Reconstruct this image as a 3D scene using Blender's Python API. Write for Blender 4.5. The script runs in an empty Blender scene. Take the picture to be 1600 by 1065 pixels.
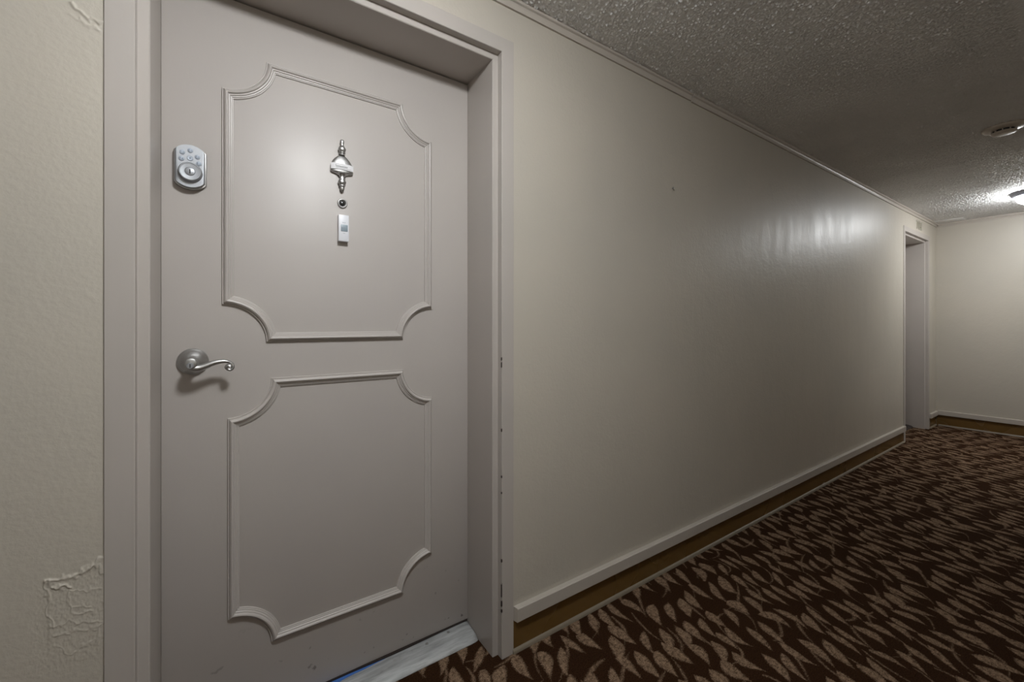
import bpy, bmesh, math, random
import numpy as np
from mathutils import Vector

sc = bpy.context.scene
COL = sc.collection
random.seed(7)

# ------------------------------------------------------------------ camera
CAM_Y, CAM_Z = -1.19, 1.14
cd = bpy.data.cameras.new('camera')
cam = bpy.data.objects.new('camera', cd)
COL.objects.link(cam)
cam.location = (0, CAM_Y, CAM_Z)
cam.rotation_euler = (math.pi / 2, 0, -math.radians(34.1846))
cd.sensor_width = 36
cd.lens = 650 / 1600 * 36
cd.shift_y = -27.5 / 1600
cd.clip_start = 0.01
sc.camera = cam

# ------------------------------------------------------------------ world, exposure, lamp power
w = bpy.data.worlds.new('world')
sc.world = w
w.use_nodes = True
w.node_tree.nodes['Background'].inputs[0].default_value = (0.02, 0.02, 0.02, 1)
w.node_tree.nodes['Background'].inputs[1].default_value = 0.3
sc.view_settings.view_transform = 'Standard'
sc.view_settings.look = 'None'
sc.view_settings.gamma = 1.0
sc.view_settings.use_curve_mapping = False
sc.view_settings.exposure = 1.0
LAMP_POWER = 58.0
LAMP_COLOR = (0.972, 0.992, 1.0)
LAMPS = [(0.28, -0.90), (5.62, -0.79)]
sc.cycles.use_denoising = True
sc.cycles.max_bounces = 10
sc.cycles.diffuse_bounces = 8
sc.cycles.glossy_bounces = 4
sc.cycles.caustics_reflective = False
sc.cycles.caustics_refractive = False
sc.cycles.sample_clamp_indirect = 4.0

# ------------------------------------------------------------------ dimensions (metres; x along the corridor, wall face at y = 0)
CEIL = 2.258
X0, X1 = -3.4, 6.564
YR = -1.70
DOOR_Y = 0.20
D1 = (-0.1455, 0.743, 2.041)       # clear opening of the near door: left, right, head
D2 = (5.4115, 6.2085, 2.010)       # far door
O1, O2, OR_ = 0.0212, 0.070, 0.058  # frame offsets: bead, face, rough opening

# ------------------------------------------------------------------ material helpers
def lin(r, g, b):
    f = lambda c: c / 12.92 if c <= 0.04045 else ((c + 0.055) / 1.055) ** 2.4
    return (f(r / 255), f(g / 255), f(b / 255), 1)

class NT:
    def __init__(self, name):
        self.m = bpy.data.materials.new(name)
        self.m.use_nodes = True
        self.t = self.m.node_tree
        self.b = self.t.nodes['Principled BSDF']
        self.co = None
    def n(self, typ, **kw):
        nd = self.t.nodes.new(typ)
        for k, v in kw.items():
            setattr(nd, k, v)
        return nd
    def link(self, a, b):
        self.t.links.new(a, b)
    def put(self, sock, v):
        if hasattr(v, 'links') or isinstance(v, bpy.types.NodeSocket):
            self.link(v, sock)
        else:
            sock.default_value = v
    def math(self, op, a, b=None, c=None, clamp=False):
        nd = self.n('ShaderNodeMath', operation=op, use_clamp=clamp)
        self.put(nd.inputs[0], a)
        if b is not None: self.put(nd.inputs[1], b)
        if c is not None: self.put(nd.inputs[2], c)
        return nd.outputs[0]
    def coord(self, scale=(1, 1, 1)):
        if self.co is None:
            self.co = self.n('ShaderNodeTexCoord').outputs['Object']
        if scale == (1, 1, 1):
            return self.co
        mp = self.n('ShaderNodeMapping')
        mp.inputs['Scale'].default_value = scale
        self.link(self.co, mp.inputs['Vector'])
        return mp.outputs[0]
    def noise(self, scale, detail=2, rough=0.5, stretch=(1, 1, 1), dist=0.0):
        nd = self.n('ShaderNodeTexNoise')
        nd.inputs['Scale'].default_value = scale
        nd.inputs['Detail'].default_value = detail
        nd.inputs['Roughness'].default_value = rough
        nd.inputs['Distortion'].default_value = dist
        self.link(self.coord(stretch), nd.inputs['Vector'])
        return nd.outputs['Fac']
    def remap(self, v, a, b, c, d, smooth=False):
        nd = self.n('ShaderNodeMapRange')
        if smooth: nd.interpolation_type = 'SMOOTHSTEP'
        self.put(nd.inputs['Value'], v)
        for k, x in zip(('From Min', 'From Max', 'To Min', 'To Max'), (a, b, c, d)):
            self.put(nd.inputs[k], x)
        return nd.outputs['Result']
    def mix(self, f, a, b):
        nd = self.n('ShaderNodeMix', data_type='RGBA')
        self.put(nd.inputs[0], f)
        self.put(nd.inputs[6], a)
        self.put(nd.inputs[7], b)
        return nd.outputs[2]
    def bump(self, h, strength, dist):
        nd = self.n('ShaderNodeBump')
        nd.inputs['Strength'].default_value = strength
        nd.inputs['Distance'].default_value = dist
        self.link(h, nd.inputs['Height'])
        self.link(nd.outputs[0], self.b.inputs['Normal'])
    def set(self, color=None, rough=None, metal=None, spec=None):
        if color is not None: self.put(self.b.inputs['Base Color'], color)
        if rough is not None: self.put(self.b.inputs['Roughness'], rough)
        if metal is not None: self.b.inputs['Metallic'].default_value = metal
        if spec is not None: self.put(self.b.inputs['Specular IOR Level'], spec)
        return self.m

def paint(name, col, col2, rough, bump_s=0.15, orange=90, streak=0.0, spec=0.5):
    """glossy wall paint with orange peel relief and faint roller streaks"""
    t = NT(name)
    big = t.noise(1.7, 3, 0.6)
    c = t.mix(t.remap(big, 0.35, 0.65, 0, 1), col, col2)
    r = t.remap(t.noise(4.0, 2, 0.5, (3, 3, 0.6)), 0.25, 0.75, rough - 0.02 - streak, rough + 0.02 + streak)
    h = t.math('ADD', t.math('MULTIPLY', t.noise(orange, 3, 0.55), 0.7), t.math('MULTIPLY', t.noise(22, 3, 0.6), 1.2))
    t.bump(h, bump_s, 0.004)
    return t.set(c, r, 0, spec)

WALL_A, WALL_B = lin(190, 183, 171), lin(185, 179, 168)
M = {}
M['wall'] = paint('wall_paint', WALL_A, WALL_B, 0.43, 0.26, 85, 0.03, 0.6)
M['patch'] = paint('patched_wall_paint', WALL_A, WALL_B, 0.42, 0.22, 120)
DOOR_A, DOOR_B = lin(184, 178, 173), lin(180, 174, 170)

def door_paint():
    t = NT('door_paint')
    c = t.mix(t.remap(t.noise(2.2, 3), 0.35, 0.65, 0, 1), DOOR_A, DOOR_B)
    # kick marks: small dark scuffs near the foot of the door
    low = t.n('ShaderNodeSeparateXYZ'); t.link(t.coord(), low.inputs[0])
    foot = t.remap(low.outputs[2], 0.05, 0.30, 1, 0)
    sp = t.remap(t.noise(38, 2, 0.5, (1, 1, 1.0)), 0.70, 0.76, 0, 0.75)
    c = t.mix(t.math('MULTIPLY', sp, foot), c, lin(84, 74, 68))
    t.bump(t.math('ADD', t.noise(60, 3, 0.5, (1, 1, 0.25)), t.noise(11, 2)), 0.07, 0.004)
    return t.set(c, t.remap(t.noise(5, 3), 0.3, 0.7, 0.37, 0.44), 0, 0.5)
M['door'] = door_paint()
M['frame'] = paint('frame_paint', lin(180, 173, 167), lin(175, 169, 163), 0.42, 0.05, 70)
M['trim'] = paint('trim_paint', lin(184, 176, 167), lin(180, 173, 164), 0.42, 0.06, 60)

def plain(name, col, rough, metal=0.0, nscale=60, amount=0.12, spec=0.5, bump=0.0):
    t = NT(name)
    dark = tuple(c * (1 - amount) for c in col[:3]) + (1,)
    c = t.mix(t.noise(nscale, 3), dark, col)
    if bump: t.bump(t.noise(nscale * 2, 2), bump, 0.002)
    return t.set(c, t.remap(t.noise(nscale * 0.7, 2), 0.3, 0.7, rough * 0.85, rough * 1.15), metal, spec)

M['nickel'] = plain('brushed_nickel', (0.52, 0.52, 0.515, 1), 0.40, 1.0, 90, 0.08)
M['satin'] = plain('satin_silver', (0.38, 0.395, 0.42, 1), 0.46, 0.7, 120, 0.06)
M['button'] = plain('pale_rubber_button', lin(186, 196, 210), 0.4, 0, 80, 0.06)
M['print'] = plain('blue_grey_print', lin(92, 104, 124), 0.6, 0, 80, 0.05)
M['black'] = plain('black_gap', (0.008, 0.007, 0.006, 1), 0.6, 0, 50, 0.2)
M['lens'] = plain('dark_lens_glass', (0.02, 0.02, 0.022, 1), 0.06, 0, 20, 0.1, 0.8)
M['white_plastic'] = plain('white_plastic', lin(232, 234, 240), 0.35, 0, 60, 0.04)
M['grey_plastic'] = plain('grey_plastic', lin(142, 156, 166), 0.4, 0, 60, 0.05)
M['paper'] = plain('white_paper', lin(238, 238, 240), 0.7, 0, 200, 0.05)
M['ink'] = plain('grey_ink', lin(70, 74, 84), 0.7, 0, 90, 0.1)
M['vinyl'] = plain('brown_vinyl', lin(108, 82, 44), 0.27, 0, 3, 0.12)
M['toe'] = plain('tan_edge_strip', lin(130, 120, 104), 0.5, 0, 30, 0.15)
M['tape'] = plain('blue_masking_tape', lin(72, 120, 196), 0.6, 0, 60, 0.2)
M['bezel'] = plain('grey_lamp_rim', lin(138, 138, 148), 0.45, 0, 40, 0.05)
M['detector'] = plain('aged_white_plastic', lin(190, 178, 164), 0.45, 0, 40, 0.08)
M['chip_and_shade'] = plain('bare_metal_and_shade', lin(48, 38, 34), 0.6, 0, 60, 0.3)  # dark tone of paint chips, also painted shade at both door feet
M['brass'] = plain('polished_metal_numeral', (0.80, 0.79, 0.72, 1), 0.34, 1.0, 60, 0.05)

def threshold_metal():
    t = NT('worn_aluminium')
    n = t.noise(30, 4, 0.6, (0.35, 3, 3))
    c = t.mix(t.remap(n, 0.3, 0.7, 0, 1), lin(150, 152, 152), lin(196, 199, 200))
    c = t.mix(t.remap(t.noise(14, 4, 0.7), 0.6, 0.75, 0, 0.5), c, lin(120, 104, 88))
    t.bump(n, 0.15, 0.002)
    return t.set(c, t.remap(n, 0.3, 0.7, 0.5, 0.65), 0.35, 0.5)
M['threshold'] = threshold_metal()

def ceiling_mat():
    t = NT('popcorn_ceiling_paint')
    c = t.mix(t.remap(t.noise(3, 3), 0.35, 0.65, 0, 1), lin(226, 226, 226), lin(235, 235, 235))
    v = t.n('ShaderNodeTexVoronoi'); v.inputs['Scale'].default_value = 120
    t.link(t.coord(), v.inputs['Vector'])
    t.bump(t.math('ADD', t.math('MULTIPLY', v.outputs['Distance'], -1.0), t.noise(220, 3, 0.6)), 0.55, 0.003)
    return t.set(c, 0.62, 0, 0.35)
M['ceiling'] = ceiling_mat()

def glow(power):
    t = NT('lit_diffuser')
    t.set(lin(245, 245, 245), 0.3)
    t.b.inputs['Emission Color'].default_value = LAMP_COLOR + (1,)
    t.b.inputs['Emission Strength'].default_value = power
    return t.m
M['glow'] = [glow(LAMP_POWER), glow(LAMP_POWER * 0.82)]

def carpet():
    """tan leaves and thin stems scattered over a dark brown pile"""
    t = NT('leaf_carpet')
    co = t.coord()
    warp = t.n('ShaderNodeTexNoise', noise_dimensions='2D')
    warp.inputs['Scale'].default_value = 2.6
    warp.inputs['Detail'].default_value = 1.5
    t.link(co, warp.inputs['Vector'])
    sub = t.n('ShaderNodeVectorMath', operation='SUBTRACT')
    t.link(warp.outputs['Color'], sub.inputs[0]); sub.inputs[1].default_value = (0.5, 0.5, 0.5)
    mul = t.n('ShaderNodeVectorMath', operation='SCALE')
    t.link(sub.outputs[0], mul.inputs[0]); mul.inputs['Scale'].default_value = 0.08
    # ragged edge of the yarn
    rag = t.n('ShaderNodeTexNoise', noise_dimensions='2D')
    rag.inputs['Scale'].default_value = 60; rag.inputs['Detail'].default_value = 3
    t.link(co, rag.inputs['Vector'])
    rs = t.n('ShaderNodeVectorMath', operation='SUBTRACT')
    t.link(rag.outputs['Color'], rs.inputs[0]); rs.inputs[1].default_value = (0.5, 0.5, 0.5)
    rm = t.n('ShaderNodeVectorMath', operation='SCALE')
    t.link(rs.outputs[0], rm.inputs[0]); rm.inputs['Scale'].default_value = 0.006
    a1 = t.n('ShaderNodeVectorMath', operation='ADD'); t.link(co, a1.inputs[0]); t.link(mul.outputs[0], a1.inputs[1])
    a2 = t.n('ShaderNodeVectorMath', operation='ADD'); t.link(a1.outputs[0], a2.inputs[0]); t.link(rm.outputs[0], a2.inputs[1])
    base = a2.outputs[0]
    edge = t.math('MULTIPLY', t.math('SUBTRACT', t.noise(230, 2, 0.6), 0.5), 0.018)

    def layer(angle, la, lb, seed, L, wmin, wmax, bend, spread, keep):
        rot = t.n('ShaderNodeVectorRotate', rotation_type='Z_AXIS')
        t.link(base, rot.inputs['Vector']); rot.inputs['Angle'].default_value = -angle
        mp = t.n('ShaderNodeMapping')
        mp.inputs['Scale'].default_value = (1 / la, 1 / lb, 0)
        mp.inputs['Location'].default_value = (seed, seed * 1.7, 0)
        t.link(rot.outputs[0], mp.inputs['Vector'])
        v = t.n('ShaderNodeTexVoronoi', voronoi_dimensions='2D')
        v.inputs['Scale'].default_value = 1.0
        v.inputs['Randomness'].default_value = 0.58
        t.link(mp.outputs[0], v.inputs['Vector'])
        d = t.n('ShaderNodeVectorMath', operation='SUBTRACT')
        t.link(mp.outputs[0], d.inputs[0]); t.link(v.outputs['Position'], d.inputs[1])
        sx = t.n('ShaderNodeSeparateXYZ'); t.link(d.outputs[0], sx.inputs[0])
        cx = t.n('ShaderNodeSeparateColor'); t.link(v.outputs['Color'], cx.inputs[0])
        u0 = t.math('MULTIPLY', sx.outputs[0], la)
        v0 = t.math('MULTIPLY', sx.outputs[1], lb)
        an = t.math('MULTIPLY', t.math('SUBTRACT', cx.outputs[0], 0.5), spread)
        cs, sn = t.math('COSINE', an), t.math('SINE', an)
        u = t.math('ADD', t.math('MULTIPLY', u0, cs), t.math('MULTIPLY', v0, sn))
        vv = t.math('SUBTRACT', t.math('MULTIPLY', v0, cs), t.math('MULTIPLY', u0, sn))
        bd = t.math('MULTIPLY', t.math('SUBTRACT', cx.outputs[1], 0.5), bend)
        vv = t.math('ADD', vv, t.math('MULTIPLY', bd, t.math('MULTIPLY', u, u)))
        q = t.math('DIVIDE', u, L)
        # leaf outline: blunt at one end, drawn out at the other
        tap = t.math('SUBTRACT', 1.0, t.math('MULTIPLY', q, q))
        tap = t.math('MULTIPLY', tap, t.math('ADD', 1.0, t.math('MULTIPLY', q, 0.45)))
        wd = t.remap(cx.outputs[2], 0, 1, wmin, wmax)
        f = t.math('SUBTRACT', t.math('MULTIPLY', tap, wd), t.math('ABSOLUTE', vv))
        f = t.math('ADD', f, edge)
        m = t.remap(f, -0.0030, 0.0040, 0, 1)
        if keep < 1:
            m = t.math('MULTIPLY', m, t.math('LESS_THAN', cx.outputs[1], keep))
        return m
    A = math.radians(74)
    m1 = layer(A, 0.124, 0.066, 3.1, 0.057, 0.0140, 0.0232, 12.0, 0.85, 1.0)
    m2 = layer(A - 0.55, 0.17, 0.095, 11.7, 0.085, 0.0036, 0.0056, 22.0, 1.3, 0.8)
    mask = t.math('MAXIMUM', m1, t.math('MULTIPLY', m2, 0.8))
    fib = t.noise(260, 3, 0.75)
    fib2 = t.noise(75, 4, 0.65)
    leaf = t.mix(t.remap(t.math('ADD', fib, t.math('MULTIPLY', fib2, 0.8)), 0.68, 1.08, 0, 1), lin(54, 36, 22), lin(162, 136, 112))
    pile = t.mix(t.remap(fib, 0.3, 0.7, 0, 1), lin(26, 15, 8), lin(68, 45, 28))
    t.bump(t.math('ADD', t.math('MULTIPLY', fib, 0.8), t.math('MULTIPLY', mask, 0.25)), 0.8, 0.006)
    t.b.inputs['Sheen Weight'].default_value = 0.0
    t.b.inputs['Sheen Roughness'].default_value = 0.6
    return t.set(t.mix(mask, pile, leaf), 0.95, 0, 0.04)
M['carpet'] = carpet()

# ------------------------------------------------------------------ mesh helpers
def link(name, me, mats, parent=None, smooth=None):
    o = bpy.data.objects.new(name, me)
    COL.objects.link(o)
    if not isinstance(mats, (list, tuple)): mats = [mats]
    for m in mats: me.materials.append(m)
    if smooth is not None:
        me.polygons.foreach_set('use_smooth', [True] * len(me.polygons))
        me.set_sharp_from_angle(angle=math.radians(smooth))
    if parent is not None: o.parent = parent
    return o

def obj(name, bm, mats, parent=None, smooth=None, fix=True):
    if fix: bmesh.ops.recalc_face_normals(bm, faces=bm.faces)
    me = bpy.data.meshes.new(name)
    bm.to_mesh(me); bm.free()
    return link(name, me, mats, parent, smooth)

def empty(name, loc=(0, 0, 0)):
    o = bpy.data.objects.new(name, None)
    COL.objects.link(o); o.location = loc
    o.empty_display_size = 0.1
    return o

def tag(o, label=None, cat=None, group=None, kind=None):
    if label: o['label'] = label
    if cat: o['category'] = cat
    if group: o['group'] = group
    if kind: o['kind'] = kind
    return o

def struct(o, label=None):
    return tag(o, label, kind='structure')

def box(bm, x0, x1, y0, y1, z0, z1, bev=0.0, seg=2, mi=0):
    r = bmesh.ops.create_cube(bm, size=1)
    vs = r['verts']
    for v in vs:
        v.co = Vector(((x0 + x1) / 2 + v.co.x * (x1 - x0), (y0 + y1) / 2 + v.co.y * (y1 - y0), (z0 + z1) / 2 + v.co.z * (z1 - z0)))
    fs = list({f for v in vs for f in v.link_faces})
    for f in fs: f.material_index = mi
    if bev:
        es = list({e for v in vs for e in v.link_edges})
        bmesh.ops.bevel(bm, geom=es, offset=bev, segments=seg, affect='EDGES', profile=0.5)
    return bm

def box_obj(name, dims, mat, parent=None, bev=0.0, seg=2):
    return obj(name, box(bmesh.new(), *dims, bev, seg), mat, parent, 40 if bev else None)

def grid_strip(bm, rows, close_u=False, caps=False, mi=0):
    """rows: list of equal-length point rows -> quads"""
    V = [[bm.verts.new(p) for p in r] for r in rows]
    n = len(V[0])
    for a, b in zip(V[:-1], V[1:]):
        for i in range(n if close_u else n - 1):
            j = (i + 1) % n
            f = bm.faces.new((a[i], a[j], b[j], b[i])); f.material_index = mi
    if caps:
        for r in (V[0], V[-1]):
            f = bm.faces.new(r); f.material_index = mi
    return V

def lathe_y(bm, cx, y0, cz, prof, n=40, mi=0):
    """profile (radius, outward distance towards the corridor) turned about an axis normal to the wall"""
    rows = []
    for r, d in prof:
        r = max(r, 1e-5)
        rows.append([(cx + r * math.cos(2 * math.pi * k / n), y0 - d, cz + r * math.sin(2 * math.pi * k / n)) for k in range(n)])
    grid_strip(bm, rows, True, True, mi)
    return bm

def lathe_z(bm, cx, cy, prof, n=48, flat=1.0, mi=0):
    rows = []
    for r, z in prof:
        r = max(r, 1e-5)
        rows.append([(cx + r * math.cos(2 * math.pi * k / n), cy + flat * r * math.sin(2 * math.pi * k / n), z) for k in range(n)])
    grid_strip(bm, rows, True, True, mi)
    return bm

def prism_y(bm, pts, y0, y1, mi=0, bev=0.0):
    """outline in (x, z) extruded from y0 (back) to y1 (front)"""
    a = [bm.verts.new((p[0], y0, p[1])) for p in pts]
    b = [bm.verts.new((p[0], y1, p[1])) for p in pts]
    n = len(pts)
    fs = [bm.faces.new(a), bm.faces.new(b)]
    for i in range(n):
        fs.append(bm.faces.new((a[i], a[(i + 1) % n], b[(i + 1) % n], b[i])))
    for f in fs: f.material_index = mi
    if bev:
        es = [e for e in fs[1].edges]
        bmesh.ops.bevel(bm, geom=es, offset=bev, segments=2, affect='EDGES', profile=0.5)
    return bm

def profile_x(bm, prof, x0, x1):
    """closed (y, z) profile run along x"""
    grid_strip(bm, [[(x0, y, z) for y, z in prof], [(x1, y, z) for y, z in prof]], True, True)
    return bm

def profile_y(bm, prof, y0, y1):
    grid_strip(bm, [[(x, y0, z) for x, z in prof], [(x, y1, z) for x, z in prof]], True, True)
    return bm

def tube(bm, pts, radii, n=14, squash=1.0, mi=0):
    """sweep along a 3D path, round caps by shrinking radii"""
    P = [Vector(p) for p in pts]
    rows = []
    for i, p in enumerate(P):
        tg = (P[min(i + 1, len(P) - 1)] - P[max(i - 1, 0)]).normalized()
        up = Vector((0, 1, 0))
        a = tg.cross(up)
        if a.length < 1e-4: a = Vector((1, 0, 0))
        a.normalize(); b = tg.cross(a).normalized()
        r = radii[i] if isinstance(radii, (list, tuple)) else radii
        rows.append([tuple(p + a * (r * math.cos(2 * math.pi * k / n)) + b * (r * squash * math.sin(2 * math.pi * k / n))) for k in range(n)])
    grid_strip(bm, rows, True, True, mi)
    return bm

def smooth_path(pts, k=6):
    P = [Vector(p) for p in pts]
    out = []
    for i in range(len(P) - 1):
        p0, p1, p2, p3 = P[max(i - 1, 0)], P[i], P[i + 1], P[min(i + 2, len(P) - 1)]
        for j in range(k):
            t = j / k
            out.append(0.5 * ((2 * p1) + (p2 - p0) * t + (2 * p0 - 5 * p1 + 4 * p2 - p3) * t * t + (3 * p1 - p0 - 3 * p2 + p3) * t ** 3))
    out.append(P[-1])
    return out

def text_bm(bm, s, x, y, z, size, extrude=0.0002, mi=0, shear=0.0, sx=1.0):
    """lettering standing on a surface that faces the corridor (-y); x, z is its centre"""
    cu = bpy.data.curves.new('lettering', 'FONT')
    cu.body = s; cu.size = size; cu.extrude = extrude; cu.shear = shear
    cu.align_x = 'CENTER'; cu.align_y = 'CENTER'; cu.resolution_u = 3
    to = bpy.data.objects.new('lettering', cu)
    COL.objects.link(to)
    dg = bpy.context.evaluated_depsgraph_get()
    me = bpy.data.meshes.new_from_object(to.evaluated_get(dg))
    t2 = bmesh.new(); t2.from_mesh(me)
    vm = {}
    for v in t2.verts:
        vm[v] = bm.verts.new((x + v.co.x * sx, y - v.co.z, z + v.co.y))
    for f in t2.faces:
        try:
            nf = bm.faces.new([vm[v] for v in f.verts]); nf.material_index = mi
        except ValueError:
            pass
    t2.free()
    bpy.data.objects.remove(to); bpy.data.curves.remove(cu); bpy.data.meshes.remove(me)
    return bm

# ------------------------------------------------------------------ room shell
bm = bmesh.new()
for d in ((X0, D1[0] - OR_, 0, 0.25, 0, CEIL), (D1[0] - OR_, D1[1] + OR_, 0, 0.25, D1[2] + OR_, CEIL),
          (D1[1] + OR_, D2[0] - OR_, 0, 0.25, 0, CEIL), (D2[0] - OR_, D2[1] + OR_, 0, 0.25, D2[2] + OR_, CEIL),
          (D2[1] + OR_, X1, 0, 0.25, 0, CEIL)):
    box(bm, *d)
wall = struct(obj('wall_left', bm, M['wall']), 'long cream painted corridor wall holding both doors')
struct(box_obj('wall_end', (X1, X1 + 0.12, YR - 0.12, 0.25, 0, CEIL), M['wall']), 'cream wall closing the far end of the corridor')
struct(box_obj('wall_right', (X0, X1, YR - 0.12, YR, 0, CEIL), M['wall']), 'cream corridor wall facing the doors')
struct(box_obj('wall_back', (X0 - 0.12, X0, YR - 0.12, 0.25, 0, CEIL), M['wall']), 'cream wall at the near end of the corridor')

bm = bmesh.new()
box(bm, X0 - 0.12, X1 + 0.12, YR - 0.12, 0.25, -0.06, 0)
struct(obj('floor', bm, M['carpet']), 'dark brown carpet patterned with tan leaves')

def popcorn():
    """ceiling sheet with real lumps of sprayed texture where the photograph looks"""
    rng = np.random.default_rng(3)
    N = 1024; cell = 0.003
    fx = np.fft.fftfreq(N)[:, None]; fy = np.fft.fftfreq(N)[None, :]
    k = np.hypot(fx, fy)
    def band(wl, width):
        wn = rng.standard_normal((N, N))
        k0 = cell / wl
        z = np.fft.ifft2(np.fft.fft2(wn) * np.exp(-((k - k0) / (k0 * width)) ** 2)).real
        return z / z.std()
    h = np.clip(band(0.0125, 0.45), -0.4, 2.4) * 0.0024 + np.clip(band(0.028, 0.5), -1.0, 2.0) * 0.0009
    xs = np.concatenate([np.linspace(X0, 0.6, 60)[:-1], np.arange(0.6, 2.6, 0.0034), np.arange(2.6, 4.2, 0.005), np.arange(4.2, X1 + 0.004, 0.0085)])
    xs[-1] = X1
    ys = np.concatenate([np.linspace(YR, -1.0, 12)[:-1], np.arange(-1.0, 0.0, 0.0036), [0.0]])
    I = ((xs - X0) / cell).astype(int) % N; J = ((ys - YR) / cell).astype(int) % N
    H = h[np.ix_(I, J)]
    fade = np.clip((xs - 0.6) / 0.1, 0, 1)[:, None] * np.clip((ys + 1.0) / 0.05, 0, 1)[None, :]
    Z = CEIL - 0.001 - (H + 0.001) * fade
    Xg, Yg = np.meshgrid(xs, ys, indexing='ij')
    co = np.stack([Xg, Yg, Z], -1).reshape(-1, 3).astype(np.float32)
    nx, ny = len(xs), len(ys)
    a = (np.arange(nx - 1)[:, None] * ny + np.arange(ny - 1)[None, :]).ravel()
    quads = np.stack([a, a + 1, a + ny + 1, a + ny], 1).astype(np.int32)
    nv = nx * ny
    # flat upper skin closes the sheet into a slab
    top = np.array([[X0, YR, CEIL + 0.05], [X1, YR, CEIL + 0.05], [X1, 0, CEIL + 0.05], [X0, 0, CEIL + 0.05]], np.float32)
    co = np.vstack([co, top])
    quads = np.vstack([quads, np.array([[nv, nv + 1, nv + 2, nv + 3]], np.int32)])
    me = bpy.data.meshes.new('ceiling')
    me.vertices.add(len(co)); me.vertices.foreach_set('co', co.ravel())
    me.loops.add(quads.size); me.loops.foreach_set('vertex_index', quads.ravel())
    me.polygons.add(len(quads))
    me.polygons.foreach_set('loop_start', np.arange(0, quads.size, 4, dtype=np.int32))
    me.polygons.foreach_set('use_smooth', np.ones(len(quads), bool))
    me.update(calc_edges=True); me.validate()
    return link('ceiling', me, M['ceiling'])
ceil = struct(popcorn(), 'grey sprayed popcorn ceiling')
pl = box_obj('smooth_patch', (6.37, X1 - 0.02, -0.235, -0.020, CEIL - 0.008, CEIL - 0.002), M['ceiling'], ceil, 0.002)
pl['label'] = 'smooth patch in the far ceiling corner'

# ceiling moulding: two lengths meeting part way along the wall, one on the end wall
def crown(z0, t, drop):
    return [(0.0, z0), (-0.0075, z0), (-0.008, z0 + 0.009), (-0.0095, z0 + 0.016), (-0.012, z0 + 0.0205), (-t + 0.001, z0 + 0.0222), (-t, z0 + 0.0232), (-t, CEIL - drop), (-t + 0.003, CEIL - 0.001), (0.0, CEIL - 0.001)]
bm = profile_x(bmesh.new(), crown(2.222, 0.019, 0.004), X0, 1.858)
struct(obj('trim_1', bm, M['trim'], None, 35), 'near length of cream moulding along the ceiling edge')
bm = profile_x(bmesh.new(), crown(2.2185, 0.021, 0.003), 1.862, X1 - 0.0)
for v in bm.verts:
    if v.co.x < 3: v.co.z += 0.0
struct(obj('trim_2', bm, M['trim'], None, 35), 'far length of cream moulding along the ceiling edge')
bm = profile_y(bmesh.new(), [(X1 + y, z) for y, z in crown(2.212, 0.019, 0.004)], YR, -0.019)
struct(obj('trim_3', bm, M['trim'], None, 35), 'cream ceiling moulding across the end wall')

# baseboards: white board standing proud above a recessed brown vinyl strip and a thin tan edging
BT, BB = 0.160, 0.112
def base_run(root, x0, x1, cham0=False):
    bm = bmesh.new()
    prof = [(0, BB), (-0.0185, BB), (-0.020, BB + 0.002), (-0.020, BT - 0.003), (-0.017, BT), (0, BT)]
    grid_strip(bm, [[(x0 + (0.006 * (-y / 0.02) if cham0 else 0), y, z) for y, z in prof], [(x1, y, z) for y, z in prof]], True, True)
    obj('white_board', bm, M['trim'], root, 35)
    obj('brown_strip', box(bmesh.new(), x0 - 0.004, x1 + 0.002, -0.002, 0, 0.0, BB), M['vinyl'], root)
    bm = profile_x(bmesh.new(), [(-0.002, 0.0), (-0.010, 0.0), (-0.009, 0.006), (-0.006, 0.012), (-0.002, 0.0145)], x0 - 0.004, x1 + 0.002)
    obj('tan_edging', bm, M['toe'], root, 35)
bl = struct(empty('baseboard_left'), 'white board over brown vinyl strip along the door wall')
base_run(bl, X0, D1[0] - O2)
base_run(bl, D1[1] + O2, D2[0] - O2, True)
base_run(bl, D2[1] + O2, X1)
be = struct(empty('baseboard_end'), 'white board over brown vinyl strip along the end wall')
prof = [(0, BB + 0.008), (-0.0185, BB + 0.008), (-0.020, BB + 0.01), (-0.020, BT + 0.007), (-0.017, BT + 0.010), (0, BT + 0.010)]
obj('white_board', profile_y(bmesh.new(), [(X1 + a, b) for a, b in prof], YR, -0.02), M['trim'], be, 35)
obj('brown_strip', box(bmesh.new(), X1 - 0.0055, X1, YR, -0.006, 0, BB + 0.008), M['vinyl'], be)
obj('tan_edging', profile_y(bmesh.new(), [(X1 + a, b) for a, b in [(-0.0055, 0.0), (-0.012, 0.0), (-0.011, 0.006), (-0.008, 0.012), (-0.0055, 0.0145)]], YR, -0.02), M['toe'], be, 35)
br = struct(empty('baseboard_right'), 'white board over brown vinyl strip along the wall facing the doors')
obj('white_board', box(bmesh.new(), X0, X1, YR, YR + 0.02, BB, BT, 0.002), M['trim'], br, 40)
obj('brown_strip', box(bmesh.new(), X0, X1, YR, YR + 0.0055, 0, BB), M['vinyl'], br)

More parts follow.
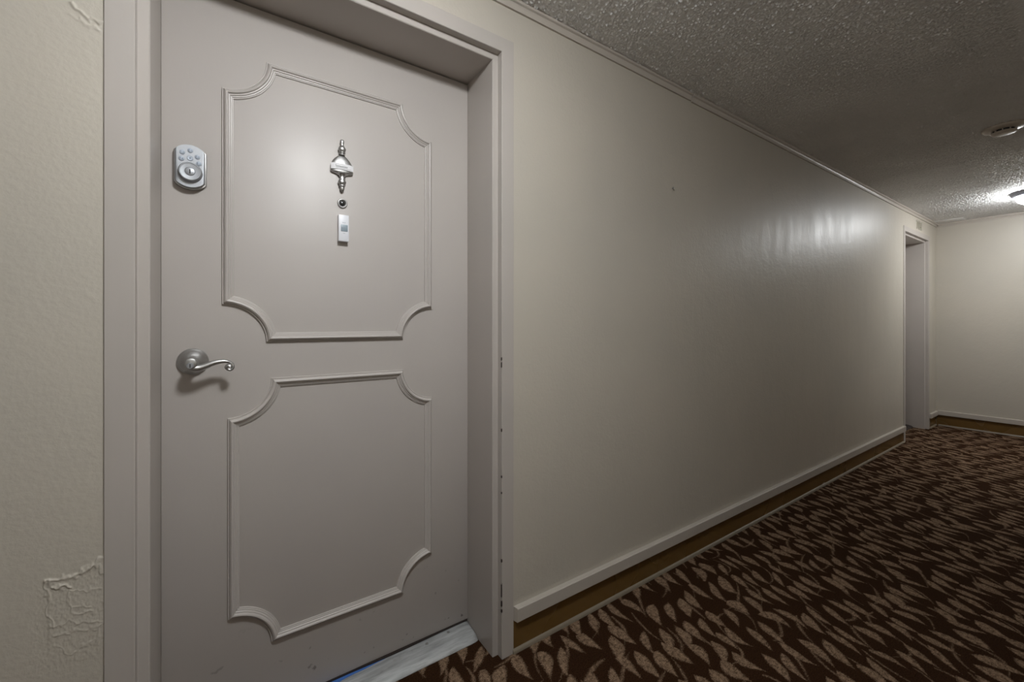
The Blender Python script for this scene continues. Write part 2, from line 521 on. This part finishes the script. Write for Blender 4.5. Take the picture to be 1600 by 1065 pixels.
# ------------------------------------------------------------------ door frames (steel frame: jamb, bead, face)
def frame(name, D, label):
    root = struct(empty(name), label)
    L, R, T = D
    YB, YF = 0.022, -0.004
    # (offset from the clear opening, depth y)
    prof = [(0, 0.245), (0, YB + 0.002), (0.002, YB), (O1 - 0.001, YB), (O1, YB - 0.001), (O1, YF + 0.0015), (O1 + 0.0015, YF), (O2 - 0.0015, YF), (O2, YF + 0.0015), (O2, -0.0005), (OR_, -0.0005), (OR_, 0.245)]
    for side in (-1, 1):
        x = (lambda o: L - o) if side < 0 else (lambda o: R + o)
        rows = [[(x(o), y, 0.0) for o, y in prof], [(x(o), y, T + o) for o, y in prof]]
        obj('side_jamb', (lambda b: (grid_strip(b, rows, True, True), b)[1])(bmesh.new()), M['frame'], root, 30)
    rows = [[(L - o, y, T + o) for o, y in prof], [(R + o, y, T + o) for o, y in prof]]
    obj('head_jamb', (lambda b: (grid_strip(b, rows, True, True), b)[1])(bmesh.new()), M['frame'], root, 30)
    return root
f1 = frame('trim_4', D1, 'grey painted steel frame around the near door')
f2 = frame('trim_5', D2, 'grey painted steel frame around the far door')

# chips of missing paint along the inner edge of the near frame face
bm = bmesh.new()
ex = D1[1] + O1
for z, h, wd in ((1.02, .012, .0012), (1.0, .02, .0008), (.778, .012, .0014), (.62, .009, .0014), (.565, .008, .0012),
                 (.335, .012, .0022), (.235, .05, .0009), (.19, .022, .002), (.165, .012, .0024)):
    p = [(ex - wd * 0.4, z - h / 2), (ex + wd * 0.9, z - h * 0.35), (ex + wd, z + h * 0.1), (ex + wd * 0.5, z + h / 2), (ex - wd * 0.3, z + h * 0.3)]
    prism_y(bm, p, 0.002, -0.0044)
c = obj('paint_chip', bm, M['chip_and_shade'], f1); c['kind'] = 'stuff'

# ------------------------------------------------------------------ plaster damage on the wall left of the near door
def relief(name, x0, x1, z0, z1, nx, nz, fn, label):
    rng = np.random.default_rng(5)
    xs = np.linspace(x0, x1, nx); zs = np.linspace(z0, z1, nz)
    X, Z = np.meshgrid(xs, zs, indexing='ij')
    H = fn(X, Z, rng)
    ed = np.minimum(np.minimum((X - x0), (Z - z0)), (z1 - Z)) / 0.02
    H = (H * 0.65 + 0.00012) * np.clip(ed, 0, 1)
    H[0, :] = -0.00004; H[:, 0] = -0.00004; H[:, -1] = -0.00004
    bm = bmesh.new()
    grid_strip(bm, [[(X[i, j], -H[i, j], Z[i, j]) for j in range(nz)] for i in range(nx)])
    o = obj(name, bm, M['wall'], wall, 60); o['label'] = label
    return o

def seg_dist(X, Z, pts):
    d = np.full(X.shape, 9.0)
    for (ax, az), (bx, bz) in zip(pts[:-1], pts[1:]):
        vx, vz = bx - ax, bz - az
        t = np.clip(((X - ax) * vx + (Z - az) * vz) / (vx * vx + vz * vz), 0, 1)
        d = np.minimum(d, np.hypot(X - ax - t * vx, Z - az - t * vz))
    return d

def smooth_noise(shape, rng, k):
    a = rng.standard_normal(shape)
    fx = np.fft.fftfreq(shape[0])[:, None]; fz = np.fft.fftfreq(shape[1])[None, :]
    z = np.fft.ifft2(np.fft.fft2(a) * np.exp(-((fx * fx + fz * fz) * k * k))).real
    return z / z.std()

def px_wall(px, py):
    """photo pixel -> point of the wall face (calibration used while modelling)"""
    u = (px - 800) / 650; S, C = 0.8272319, 0.5618607
    t = 1.19 / (S - C * u)
    return (t * (S * u + C), (505 - py) / 650 * t + CAM_Z)

def patch_fn(X, Z, rng):
    n1 = smooth_noise(X.shape, rng, 14) * 0.0022
    n2 = smooth_noise(X.shape, rng, 14) * 0.0022
    Xn, Zn = X + n1, Z + n2
    top = [px_wall(*p) for p in ((164, 870), (148, 880), (128, 892), (110, 902), (92, 904), (74, 908))]
    left = [px_wall(*p) for p in ((73, 908), (74, 955), (84, 975))]
    tz = np.interp(X, sorted(p[0] for p in top), [p[1] for p in sorted(top)])
    below = 1 / (1 + np.exp((Zn - tz) / 0.0015))
    H = np.zeros(X.shape)
    H += 0.0012 * below * np.clip((X - left[0][0]) / 0.004, 0, 1) * np.clip((Z - 0.46) / 0.06, 0, 1)
    H += 0.0026 * np.exp(-(seg_dist(Xn, Zn, top) / 0.0035) ** 2)
    H += 0.0014 * np.exp(-(seg_dist(Xn, Zn, left) / 0.002) ** 2)
    for pts, hh, wd in ((((88, 918), (100, 915), (112, 916)), .0030, .003), (((140, 885), (155, 882), (160, 890)), .0022, .004),
                        (((110, 922), (125, 922), (160, 918)), .0010, .002), (((110, 950), (125, 946), (137, 947)), .0010, .002),
                        (((108, 925), (107, 950), (118, 960), (142, 955)), .0012, .002), (((86, 975), (110, 968), (160, 972)), .0009, .003),
                        (((84, 992), (118, 985), (155, 978)), .0010, .003), (((88, 1008), (110, 1020), (150, 1000)), .0010, .003),
                        (((150, 985), (158, 978), (156, 1000)), .0014, .003)):
        H += hh * np.exp(-(seg_dist(Xn, Zn, [px_wall(*p) for p in pts]) / wd) ** 2)
    H += 0.00018 * smooth_noise(X.shape, rng, 7) * below
    return H
relief('plaster_patch', -0.325, D1[0] - O2 + 0.0005, 0.44, 0.70, 150, 240, patch_fn, 'cracked plaster repair low on the wall beside the frame')

def crack_fn(X, Z, rng):
    n1 = smooth_noise(X.shape, rng, 12) * 0.002
    H = np.zeros(X.shape)
    for pts, hh, wd in ((((108, 0), (118, 14), (130, 22), (138, 30), (162, 34)), .0034, .003), (((126, 30), (135, 40), (150, 44)), .0024, .004), (((112, 25), (122, 32)), .001, .003)):
        H += hh * np.exp(-(seg_dist(X + n1, Z - n1, [px_wall(*p) for p in pts]) / wd) ** 2)
    return H
relief('plaster_crack', -0.31, D1[0] - O2 + 0.0005, 1.68, 1.84, 90, 130, crack_fn, 'hairline ridge of filler high on the wall beside the frame')

# ------------------------------------------------------------------ near door
def moulding_set(root, x0, x1, z0, z1, r, y):
    P = [(0, 0), (0, .0050), (.0010, .0062), (.0026, .0062), (.0032, .0052), (.0036, .0052), (.0040, .0078), (.0052, .0104), (.0070, .0126), (.0100, .0141), (.0128, .0132), (.0148, .0106),
         (.0156, .0090), (.0178, .0088), (.0188, .0070), (.0200, .0060), (.0225, .0058), (.0235, .0042), (.0262, .0036), (.027, 0)]
    k = lambda d: math.sqrt((r + d) ** 2 - d * d)
    def put(rows):
        bm = bmesh.new(); grid_strip(bm, rows)
        obj('moulding', bm, M['door'], root, 32)
    put([[(x0 + k(d), y - h, z0 + d) for d, h in P], [(x1 - k(d), y - h, z0 + d) for d, h in P]])
    put([[(x0 + k(d), y - h, z1 - d) for d, h in P], [(x1 - k(d), y - h, z1 - d) for d, h in P]])
    put([[(x0 + d, y - h, z0 + k(d)) for d, h in P], [(x0 + d, y - h, z1 - k(d)) for d, h in P]])
    put([[(x1 - d, y - h, z0 + k(d)) for d, h in P], [(x1 - d, y - h, z1 - k(d)) for d, h in P]])
    for cx, cz, sx, sz in ((x0, z0, 1, 1), (x1, z0, -1, 1), (x0, z1, 1, -1), (x1, z1, -1, -1)):
        rows = []
        for i in range(15):
            t = i / 14; row = []
            for d, h in P:
                a0 = math.asin(d / (r + d)); a = a0 + (math.pi / 2 - 2 * a0) * t
                row.append((cx + sx * (r + d) * math.cos(a), y - h, cz + sz * (r + d) * math.sin(a)))
            rows.append(row)
        put(rows)

door = struct(empty('door_1', (0, 0, 0)), 'grey painted flat door with scalloped panel mouldings')
obj('door_slab', box(bmesh.new(), D1[0] + 0.0004, D1[1] - 0.0006, DOOR_Y, DOOR_Y + 0.044, 0.030, D1[2] - 0.004, 0.0012), M['door'], door, 40)
moulding_set(door, -0.017, 0.5965, CAM_Z - 0.053, CAM_Z + 0.750, 0.105, DOOR_Y)
moulding_set(door, -0.004, 0.5965, CAM_Z - 0.920, CAM_Z - 0.158, 0.104, DOOR_Y)
DY = DOOR_Y

# keypad deadbolt
lk = empty('keypad_lock', (-0.085, DY, CAM_Z + 0.41)); lk.parent = door
lk['label'] = 'silver electronic keypad deadbolt'
def sub(name, bm, mats, root, smooth=40):
    """child mesh whose geometry was built in world coordinates"""
    o = obj(name, bm, mats, root, smooth)
    o.matrix_parent_inverse = root.matrix_basis.inverted()
    return o
def lock_outline(hw, hh, zc, n=12):
    # straight sides, arched top and bottom
    zs = hh * 0.70; pts = []
    R = (hw * hw + (hh - zs) ** 2) / (2 * (hh - zs))
    a = math.asin(hw / R)
    for i in range(n + 1):
        t = -a + 2 * a * i / n
        pts.append((-0.085 + R * math.sin(t), zc + hh - R + R * math.cos(t)))
    for i in range(n + 1):
        t = a - 2 * a * i / n
        pts.append((-0.085 + R * math.sin(t), zc - hh + R - R * math.cos(t)))
    return pts
LZ = CAM_Z + 0.410
bm = prism_y(bmesh.new(), lock_outline(0.0345, 0.058, LZ), DY, DY - 0.010, 0, 0.0015)
sub('back_plate', bm, M['nickel'], lk)
bm = prism_y(bmesh.new(), lock_outline(0.0315, 0.055, LZ), DY - 0.010, DY - 0.022, 0, 0.003)
sub('face_plate', bm, M['satin'], lk)
for bx, bz, s in ((-.1010, .4425, '1 2'), (-.0845, .4500, '3 4'), (-.0695, .4360, '5 6'), (-.1025, .4255, '7 8'), (-.0665, .4195, '9 0')):
    bm = bmesh.new()
    lathe_y(bm, bx, DY - 0.021, CAM_Z + bz, [(.0058, 0), (.0058, .002), (.005, .003), (.0, .0033)], 20)
    text_bm(bm, s, bx, DY - 0.0244, CAM_Z + bz, 0.0062, 0.0001, 1)
    sub('button', bm, [M['button'], M['print']], lk, 50)
bm = bmesh.new()
lathe_y(bm, -.0848, DY - 0.021, CAM_Z + .4300, [(.0066, 0), (.0066, .002), (.0058, .003), (.0048, .0026), (.0, .0026)], 22)
lathe_y(bm, -.0848, DY - 0.0235, CAM_Z + .4300, [(.0016, 0), (.0016, .0006), (0, .0006)], 12, 1)
sub('lock_button', bm, [M['button'], M['print']], lk)
KX, KZ = -.0845, CAM_Z + .3930
bm = lathe_y(bmesh.new(), KX, DY - 0.021, KZ, [(.0262, 0), (.0255, .006), (.0238, .0115), (.0222, .0132), (.0210, .0132), (.0203, .0120), (.0135, .0112), (.0112, .0112), (.0106, .0104)], 48)
sub('cylinder_collar', bm, M['satin'], lk)
bm = lathe_y(bmesh.new(), KX, DY - 0.0312, KZ, [(.0104, 0), (.0104, .0016), (.0096, .0022), (0, .0022)], 36)
sub('key_cylinder', bm, M['satin'], lk)
bm = box(bmesh.new(), KX - .0012, KX + .0012, DY - 0.0340, DY - 0.031, KZ - .006, KZ + .005)
sub('keyhole', bm, M['black'], lk, None)

# lever handle
hd = empty('door_handle', (-0.081, DY, CAM_Z - 0.103)); hd.parent = door
hd['label'] = 'satin nickel scroll lever handle'
HX, HZ = -0.0800, CAM_Z - 0.1010
bm = lathe_y(bmesh.new(), HX, DY, HZ, [(.0335, 0), (.0345, .003), (.0335, .006), (.0325, .0075), (.0305, .0085), (.0285, .0125), (.0245, .0175), (.0185, .022), (.0155, .0245), (.0135, .028), (.0128, .034), (.0126, .040)], 56)
sub('rosette', bm, M['nickel'], hd, 50)
bm = lathe_y(bmesh.new(), HX - .001, DY - .038, HZ - .001, [(.0128, 0), (.0142, .006), (.0142, .020), (.0130, .0235), (.0110, .0245), (.0, .0245)], 40)
sub('lever_hub', bm, M['nickel'], hd, 45)
def at(px, py, D):
    u = (px - 800) / 650; S, C = 0.8272319, 0.5618607
    t = D / (S - C * u)
    return (t * (S * u + C), D + CAM_Y, (505 - py) / 650 * t + CAM_Z)
LP = [at(*p, 1.340) for p in ((298, 572), (304, 575), (312, 574.4), (320, 571.8), (329, 568.4), (338, 565.6), (346, 564.4), (353, 564.2), (359, 565.8), (363.2, 569.4), (363.8, 574), (360.4, 577.2), (355.6, 576.4), (354.2, 573.0), (357, 571.2), (359.2, 572.6))]
path = smooth_path(LP, 5)
n = len(path)
rad = []
for i in range(n):
    t = i / (n - 1)
    r = 0.0092 - 0.0060 * min(t / 0.55, 1) + (0.0002 if t > .55 else 0)
    if t > .80: r = 0.0034 + 0.0024 * (t - .80) / .2
    if i == n - 1: r *= .4
    rad.append(r)
sub('lever', tube(bmesh.new(), path, [q * 1.15 for q in rad], 14, 1.15), M['nickel'], hd, 60)
kx = at(297, 571.3, 1.327)
bm = lathe_y(bmesh.new(), kx[0], DY - .0622, kx[2], [(.0076, 0), (.0076, .0012), (.007, .0018), (0, .0018)], 24)
sub('key_cylinder', bm, M['satin'], hd)
sub('keyhole', box(bmesh.new(), kx[0] - .001, kx[0] + .001, DY - .0646, DY - .063, kx[2] - .0045, kx[2] + .0045), M['black'], hd, None)

# knocker
kn = empty('door_knocker', (0.2925, DY, CAM_Z + 0.49)); kn.parent = door
kn['label'] = 'silver urn shaped door knocker'
KNX = 0.2930
def kprof(rows):
    return [(hw * 0.0001914, CAM_Z + .576 - (y - 110) / 855 * .163) for y, hw in rows]
cy = DY - 0.009
top = kprof([(105, 0), (110, 20), (122, 29), (145, 33), (165, 30), (182, 23), (192, 28), (202, 23), (212, 30), (230, 46), (265, 62), (290, 56), (305, 44), (314, 40), (320, 50), (330, 50), (338, 37), (352, 39), (362, 46)])
sub('top_finial', lathe_z(bmesh.new(), KNX, cy, top, 28, 0.75), M['nickel'], kn, 60)
low = kprof([(668, 75), (685, 56), (715, 42), (735, 40), (745, 48), (755, 50), (765, 46), (775, 52), (800, 64), (825, 60), (845, 45), (853, 42), (858, 50), (868, 50), (874, 36), (890, 33), (915, 36), (940, 28), (958, 12), (964, 0)])
sub('bottom_finial', lathe_z(bmesh.new(), KNX, cy, low, 28, 0.75), M['nickel'], kn, 60)
bell = kprof([(352, 38), (365, 48), (380, 66), (400, 90), (430, 118), (470, 146), (520, 165), (570, 174), (620, 178), (640, 178), (650, 172), (660, 140), (672, 100), (690, 58), (700, 40)])
sub('knocker_plate', lathe_z(bmesh.new(), KNX, DY - 0.004, bell, 40, 0.34), M['nickel'], kn, 50)

# peephole
ph = empty('peephole', (0.295, DY, CAM_Z + .379)); ph.parent = door
ph['label'] = 'round chrome peephole'
PX, PZ = 0.2950, CAM_Z + 0.3785
sub('bezel', lathe_y(bmesh.new(), PX, DY, PZ, [(.0150, 0), (.0150, .003), (.0140, .0052), (.0122, .0062), (.0108, .0056), (.0090, .0030), (.0075, .0015)], 40), M['nickel'], ph, 60)
sub('glass_lens', lathe_y(bmesh.new(), PX, DY - .001, PZ, [(.0092, 0), (.0088, .0012), (.006, .0030), (.003, .0040), (0, .0043)], 32), M['lens'], ph, 70)

# paper name strip taped across the knocker
bm = bmesh.new()
zt, zb = CAM_Z + .4985, CAM_Z + .4800
NX = 14
rows = []
for i in range(NX + 1):
    t = -1 + 2 * i / NX
    x = KNX + t * 0.0335
    y = DY - 0.0068 - 0.0110 * math.sqrt(max(0, 1 - (t * .93) ** 2))
    rows.append([(x, y, zt), (x, y, zb), (x, y + .0005, zb), (x, y + .0005, zt)])
grid_strip(bm, rows, True, True, 0)
# handwriting: one slanted pen stroke plus a faint ruled line
def strip_y(x):
    t = (x - KNX) / 0.0335
    return DY - 0.0072 - 0.0110 * math.sqrt(max(0, 1 - (t * .93) ** 2))
pen = []
for i in range(121):
    t = i / 120
    x = KNX - 0.021 + 0.036 * t + 0.0012 * math.cos(t * 2 * math.pi * 7.5)
    amp = 0.0030 if t < .14 else 0.0014
    z = CAM_Z + .4895 + amp * math.sin(t * 2 * math.pi * 7.5) + (0.0012 if t < .14 else 0)
    pen.append((x, strip_y(x), z))
tube(bm, pen, 0.00045, 4, 1.0, 1)
tube(bm, [(x, strip_y(x), CAM_Z + .4838) for x in np.linspace(KNX - .02, KNX + .026, 20)], 0.0002, 4, 1.0, 1)
tag(obj('name_strip', bm, [M['paper'], M['ink']], None, 40), 'small white paper strip with handwriting taped across the silver door knocker', 'label')

# wireless bell push below the peephole
CX, CZ = 0.2960, CAM_Z + 0.298
bell_root = tag(empty('doorbell_button', (CX, DY, CZ - .041)), 'narrow white plastic bell push with a grey square button stuck on the door', 'doorbell')
bm = box(bmesh.new(), CX - .0152, CX + .0152, DY - .018, DY, CZ - .0412, CZ + .0412, .0016)
# faint worn print above and below the button
for k, (px, pz, pw, phh) in enumerate(((-.0035, .0168, .0011, .0022), (-.0012, .0165, .0014, .0016), (.0013, .0165, .0013, .0016), (.0038, .0168, .0010, .0022), (.001, -.0160, .0060, .0007))):
    box(bm, CX + px - pw / 2, CX + px + pw / 2, DY - .0182, DY - .0175, CZ + pz - phh / 2, CZ + pz + phh / 2, 0, 2, 1)
sub('housing', bm, [M['white_plastic'], M['print']], bell_root)
sub('push_button', box(bmesh.new(), CX - .0085, CX + .0115, DY - .0195, DY - .016, CZ - .0105, CZ + .0105, .0012), M['grey_plastic'], bell_root)

# threshold and tape
th = tag(empty('door_threshold', (0.3, 0.16, 0)), 'worn bare metal threshold plate under the near door', 'threshold')
TX0, TX1 = D1[0] + .001, D1[1] - .002
prof = [(0.208, 0.0), (0.208, 0.022), (0.196, 0.0235), (0.180, 0.0215), (0.150, 0.0195), (0.128, 0.0150), (0.118, 0.0085), (0.113, 0.0015), (0.113, 0.0)]
bm = bmesh.new()
rows = []
for x, dz, dy in ((TX0, 0, 0), (TX1 - .03, 0, 0), (TX1 - .012, -.0008, .001), (TX1 - .003, -.003, .003), (TX1, -.006, .005)):
    rows.append([(x, y + (dy if y < .15 else 0), max(0, z + (dz if z > .002 else 0))) for y, z in prof])
grid_strip(bm, rows, True, True)
sub('metal_plate', bm, M['threshold'], th, 35)
for x, y in ((0.655, 0.186), (0.570, 0.178), (0.02, 0.182)):
    bm = lathe_z(bmesh.new(), x, y, [(.0045, .0195), (.0045, .0238), (.0035, .0250), (.0012, .0252), (.0008, .0246), (0, .0246)], 16)
    sub('screw', bm, M['nickel'], th)
bm = bmesh.new()
rows = []
for i in range(24):
    t = i / 23; x = TX0 + .004 + (0.57) * t
    wv = .0015 * math.sin(t * 17) + .001 * math.sin(t * 41)
    wdt = .013 * (1 - t ** 5) + .002
    rows.append([(x, 0.198, .0244 + .0), (x, 0.198 - wdt + wv, .0240), (x, 0.198 - wdt + wv, .0228), (x, 0.198, .0228)])
grid_strip(bm, rows, True, True)
tag(obj('masking_tape', bm, M['tape'], None, 40), 'strip of blue masking tape along the threshold at the door foot', 'tape')
# ragged dark strip put in for the shade of the gap under the slab
bm = bmesh.new()
rows = []
for i in range(40):
    t = i / 39; x = D1[0] + .004 + (D1[1] - D1[0] - .008) * t
    b = .0035 + .006 * max(0, math.sin((t - .52) * 9)) * (1 if .52 < t < .87 else .2)
    rows.append([(x, 0.212, .030), (x, 0.200 - b * .6, .0292), (x, 0.2 - b * .6, .0240), (x, 0.212, .0240)])
grid_strip(bm, rows, True, True)
gap_strip = obj('gap_shade_strip', bm, M['chip_and_shade'], door); gap_strip['label'] = 'dark ragged strip standing in for the shaded gap under the door'

# ------------------------------------------------------------------ far door (seen edge on in its recess)
door2 = struct(empty('door_2'), 'grey door deep in the far opening')
obj('door_slab', box(bmesh.new(), D2[0] + .002, D2[1] - .002, DOOR_Y, DOOR_Y + .044, .030, D2[2] - .004, .0012), M['door'], door2, 40)
moulding_set(door2, D2[0] + .12, D2[1] - .12, CAM_Z - .053, CAM_Z + .70, .10, DOOR_Y)
moulding_set(door2, D2[0] + .12, D2[1] - .12, CAM_Z - .92, CAM_Z - .158, .10, DOOR_Y)
kb = lathe_y(bmesh.new(), D2[0] + .07, DOOR_Y, CAM_Z - .10, [(.033, 0), (.033, .004), (.028, .010), (.014, .016), (.012, .035), (.022, .045), (.026, .056), (.022, .066), (0, .070)], 32)
obj('door_knob', kb, M['nickel'], door2, 50)
t2 = tag(empty('door_threshold', (5.8, .16, 0)), 'threshold plate under the far door, its dark colour standing in for shade', 'threshold')
sub('metal_plate', profile_x(bmesh.new(), prof, D2[0] + .001, D2[1] - .001), M['chip_and_shade'], t2, 35)  # dark colour paints in the shade at the foot of the recess

# room number above the far door
rn = tag(empty('room_number', (5.86, 0, CAM_Z + .995)), 'three shiny metal numerals on the wall above the far door', 'sign')
for ch, x in (('7', 5.795), ('0', 5.865), ('4', 5.935)):
    bm = text_bm(bmesh.new(), ch, x, -0.004, CAM_Z + 1.000, 0.125, 0.004, 0, 0, 0.85)
    sub('numeral', bm, M['brass'], rn, None)

# nail left in the wall
bm = lathe_y(bmesh.new(), 1.714, 0.002, CAM_Z + .632, [(.0022, 0), (.0022, .008), (.005, .0085), (.005, .0105), (.003, .0115), (0, .0118)], 16)
tag(obj('nail', bm, M['nickel'], None, 50), 'small metal nail head left in the long cream wall', 'nail')

# ------------------------------------------------------------------ ceiling lights and smoke detector
def ceiling_light(x, y, label, glass):
    r = tag(empty('ceiling_light', (x, y, CEIL)), label, 'ceiling light', 'round ceiling lights along the corridor')
    bm = lathe_z(bmesh.new(), 0, 0, [(.120, -.001), (.164, -.001), (.166, -.004), (.164, -.010), (.156, -.024), (.146, -.036), (.138, -.040), (.131, -.038), (.128, -.028)], 56)
    obj('metal_rim', bm, M['bezel'], r, 40)
    prof = [(.120, -.020), (.1275, -.034), (.129, -.044)] + [(.1295 * math.cos(a), -.052 - .064 * math.sin(a)) for a in np.linspace(0, math.pi / 2, 12)]
    obj('glass_diffuser', lathe_z(bmesh.new(), 0, 0, prof, 56), glass, r, 60)
    return r
ceiling_light(*LAMPS[0], 'lit round ceiling light with white glass right above the near door', M['glow'][0])
ceiling_light(*LAMPS[1], 'lit round ceiling light with white glass near the end wall', M['glow'][1])

sx, sy = 3.640, 0.385 + CAM_Y
sd = tag(empty('smoke_detector', (sx, sy, CEIL)), 'round off white smoke detector on the popcorn ceiling with dark side vents', 'smoke detector')
bm = lathe_z(bmesh.new(), 0, 0, [(.086, -.001), (.087, -.008), (.084, -.013), (.070, -.017), (.058, -.020), (.050, -.021)], 48)
obj('base_plate', bm, M['detector'], sd, 45)
bm = lathe_z(bmesh.new(), 0, 0, [(.044, -.019), (.044, -.033)], 40)
obj('vent_ring', bm, M['black'], sd, 45)
bm = lathe_z(bmesh.new(), 0, 0, [(.050, -.032), (.051, -.035), (.048, -.039), (.036, -.042), (.012, -.043), (0, -.043)], 48)
obj('sensor_cap', bm, M['detector'], sd, 45)
for k in range(10):
    a = 2 * math.pi * k / 10
    bm = box(bmesh.new(), -.002, .002, -.003, .003, -.033, -.020)
    o = obj('vent_rib', bm, M['detector'], sd)
    o.location = (.0465 * math.cos(a), .0465 * math.sin(a), 0); o.rotation_euler = (0, 0, a + math.pi / 2)
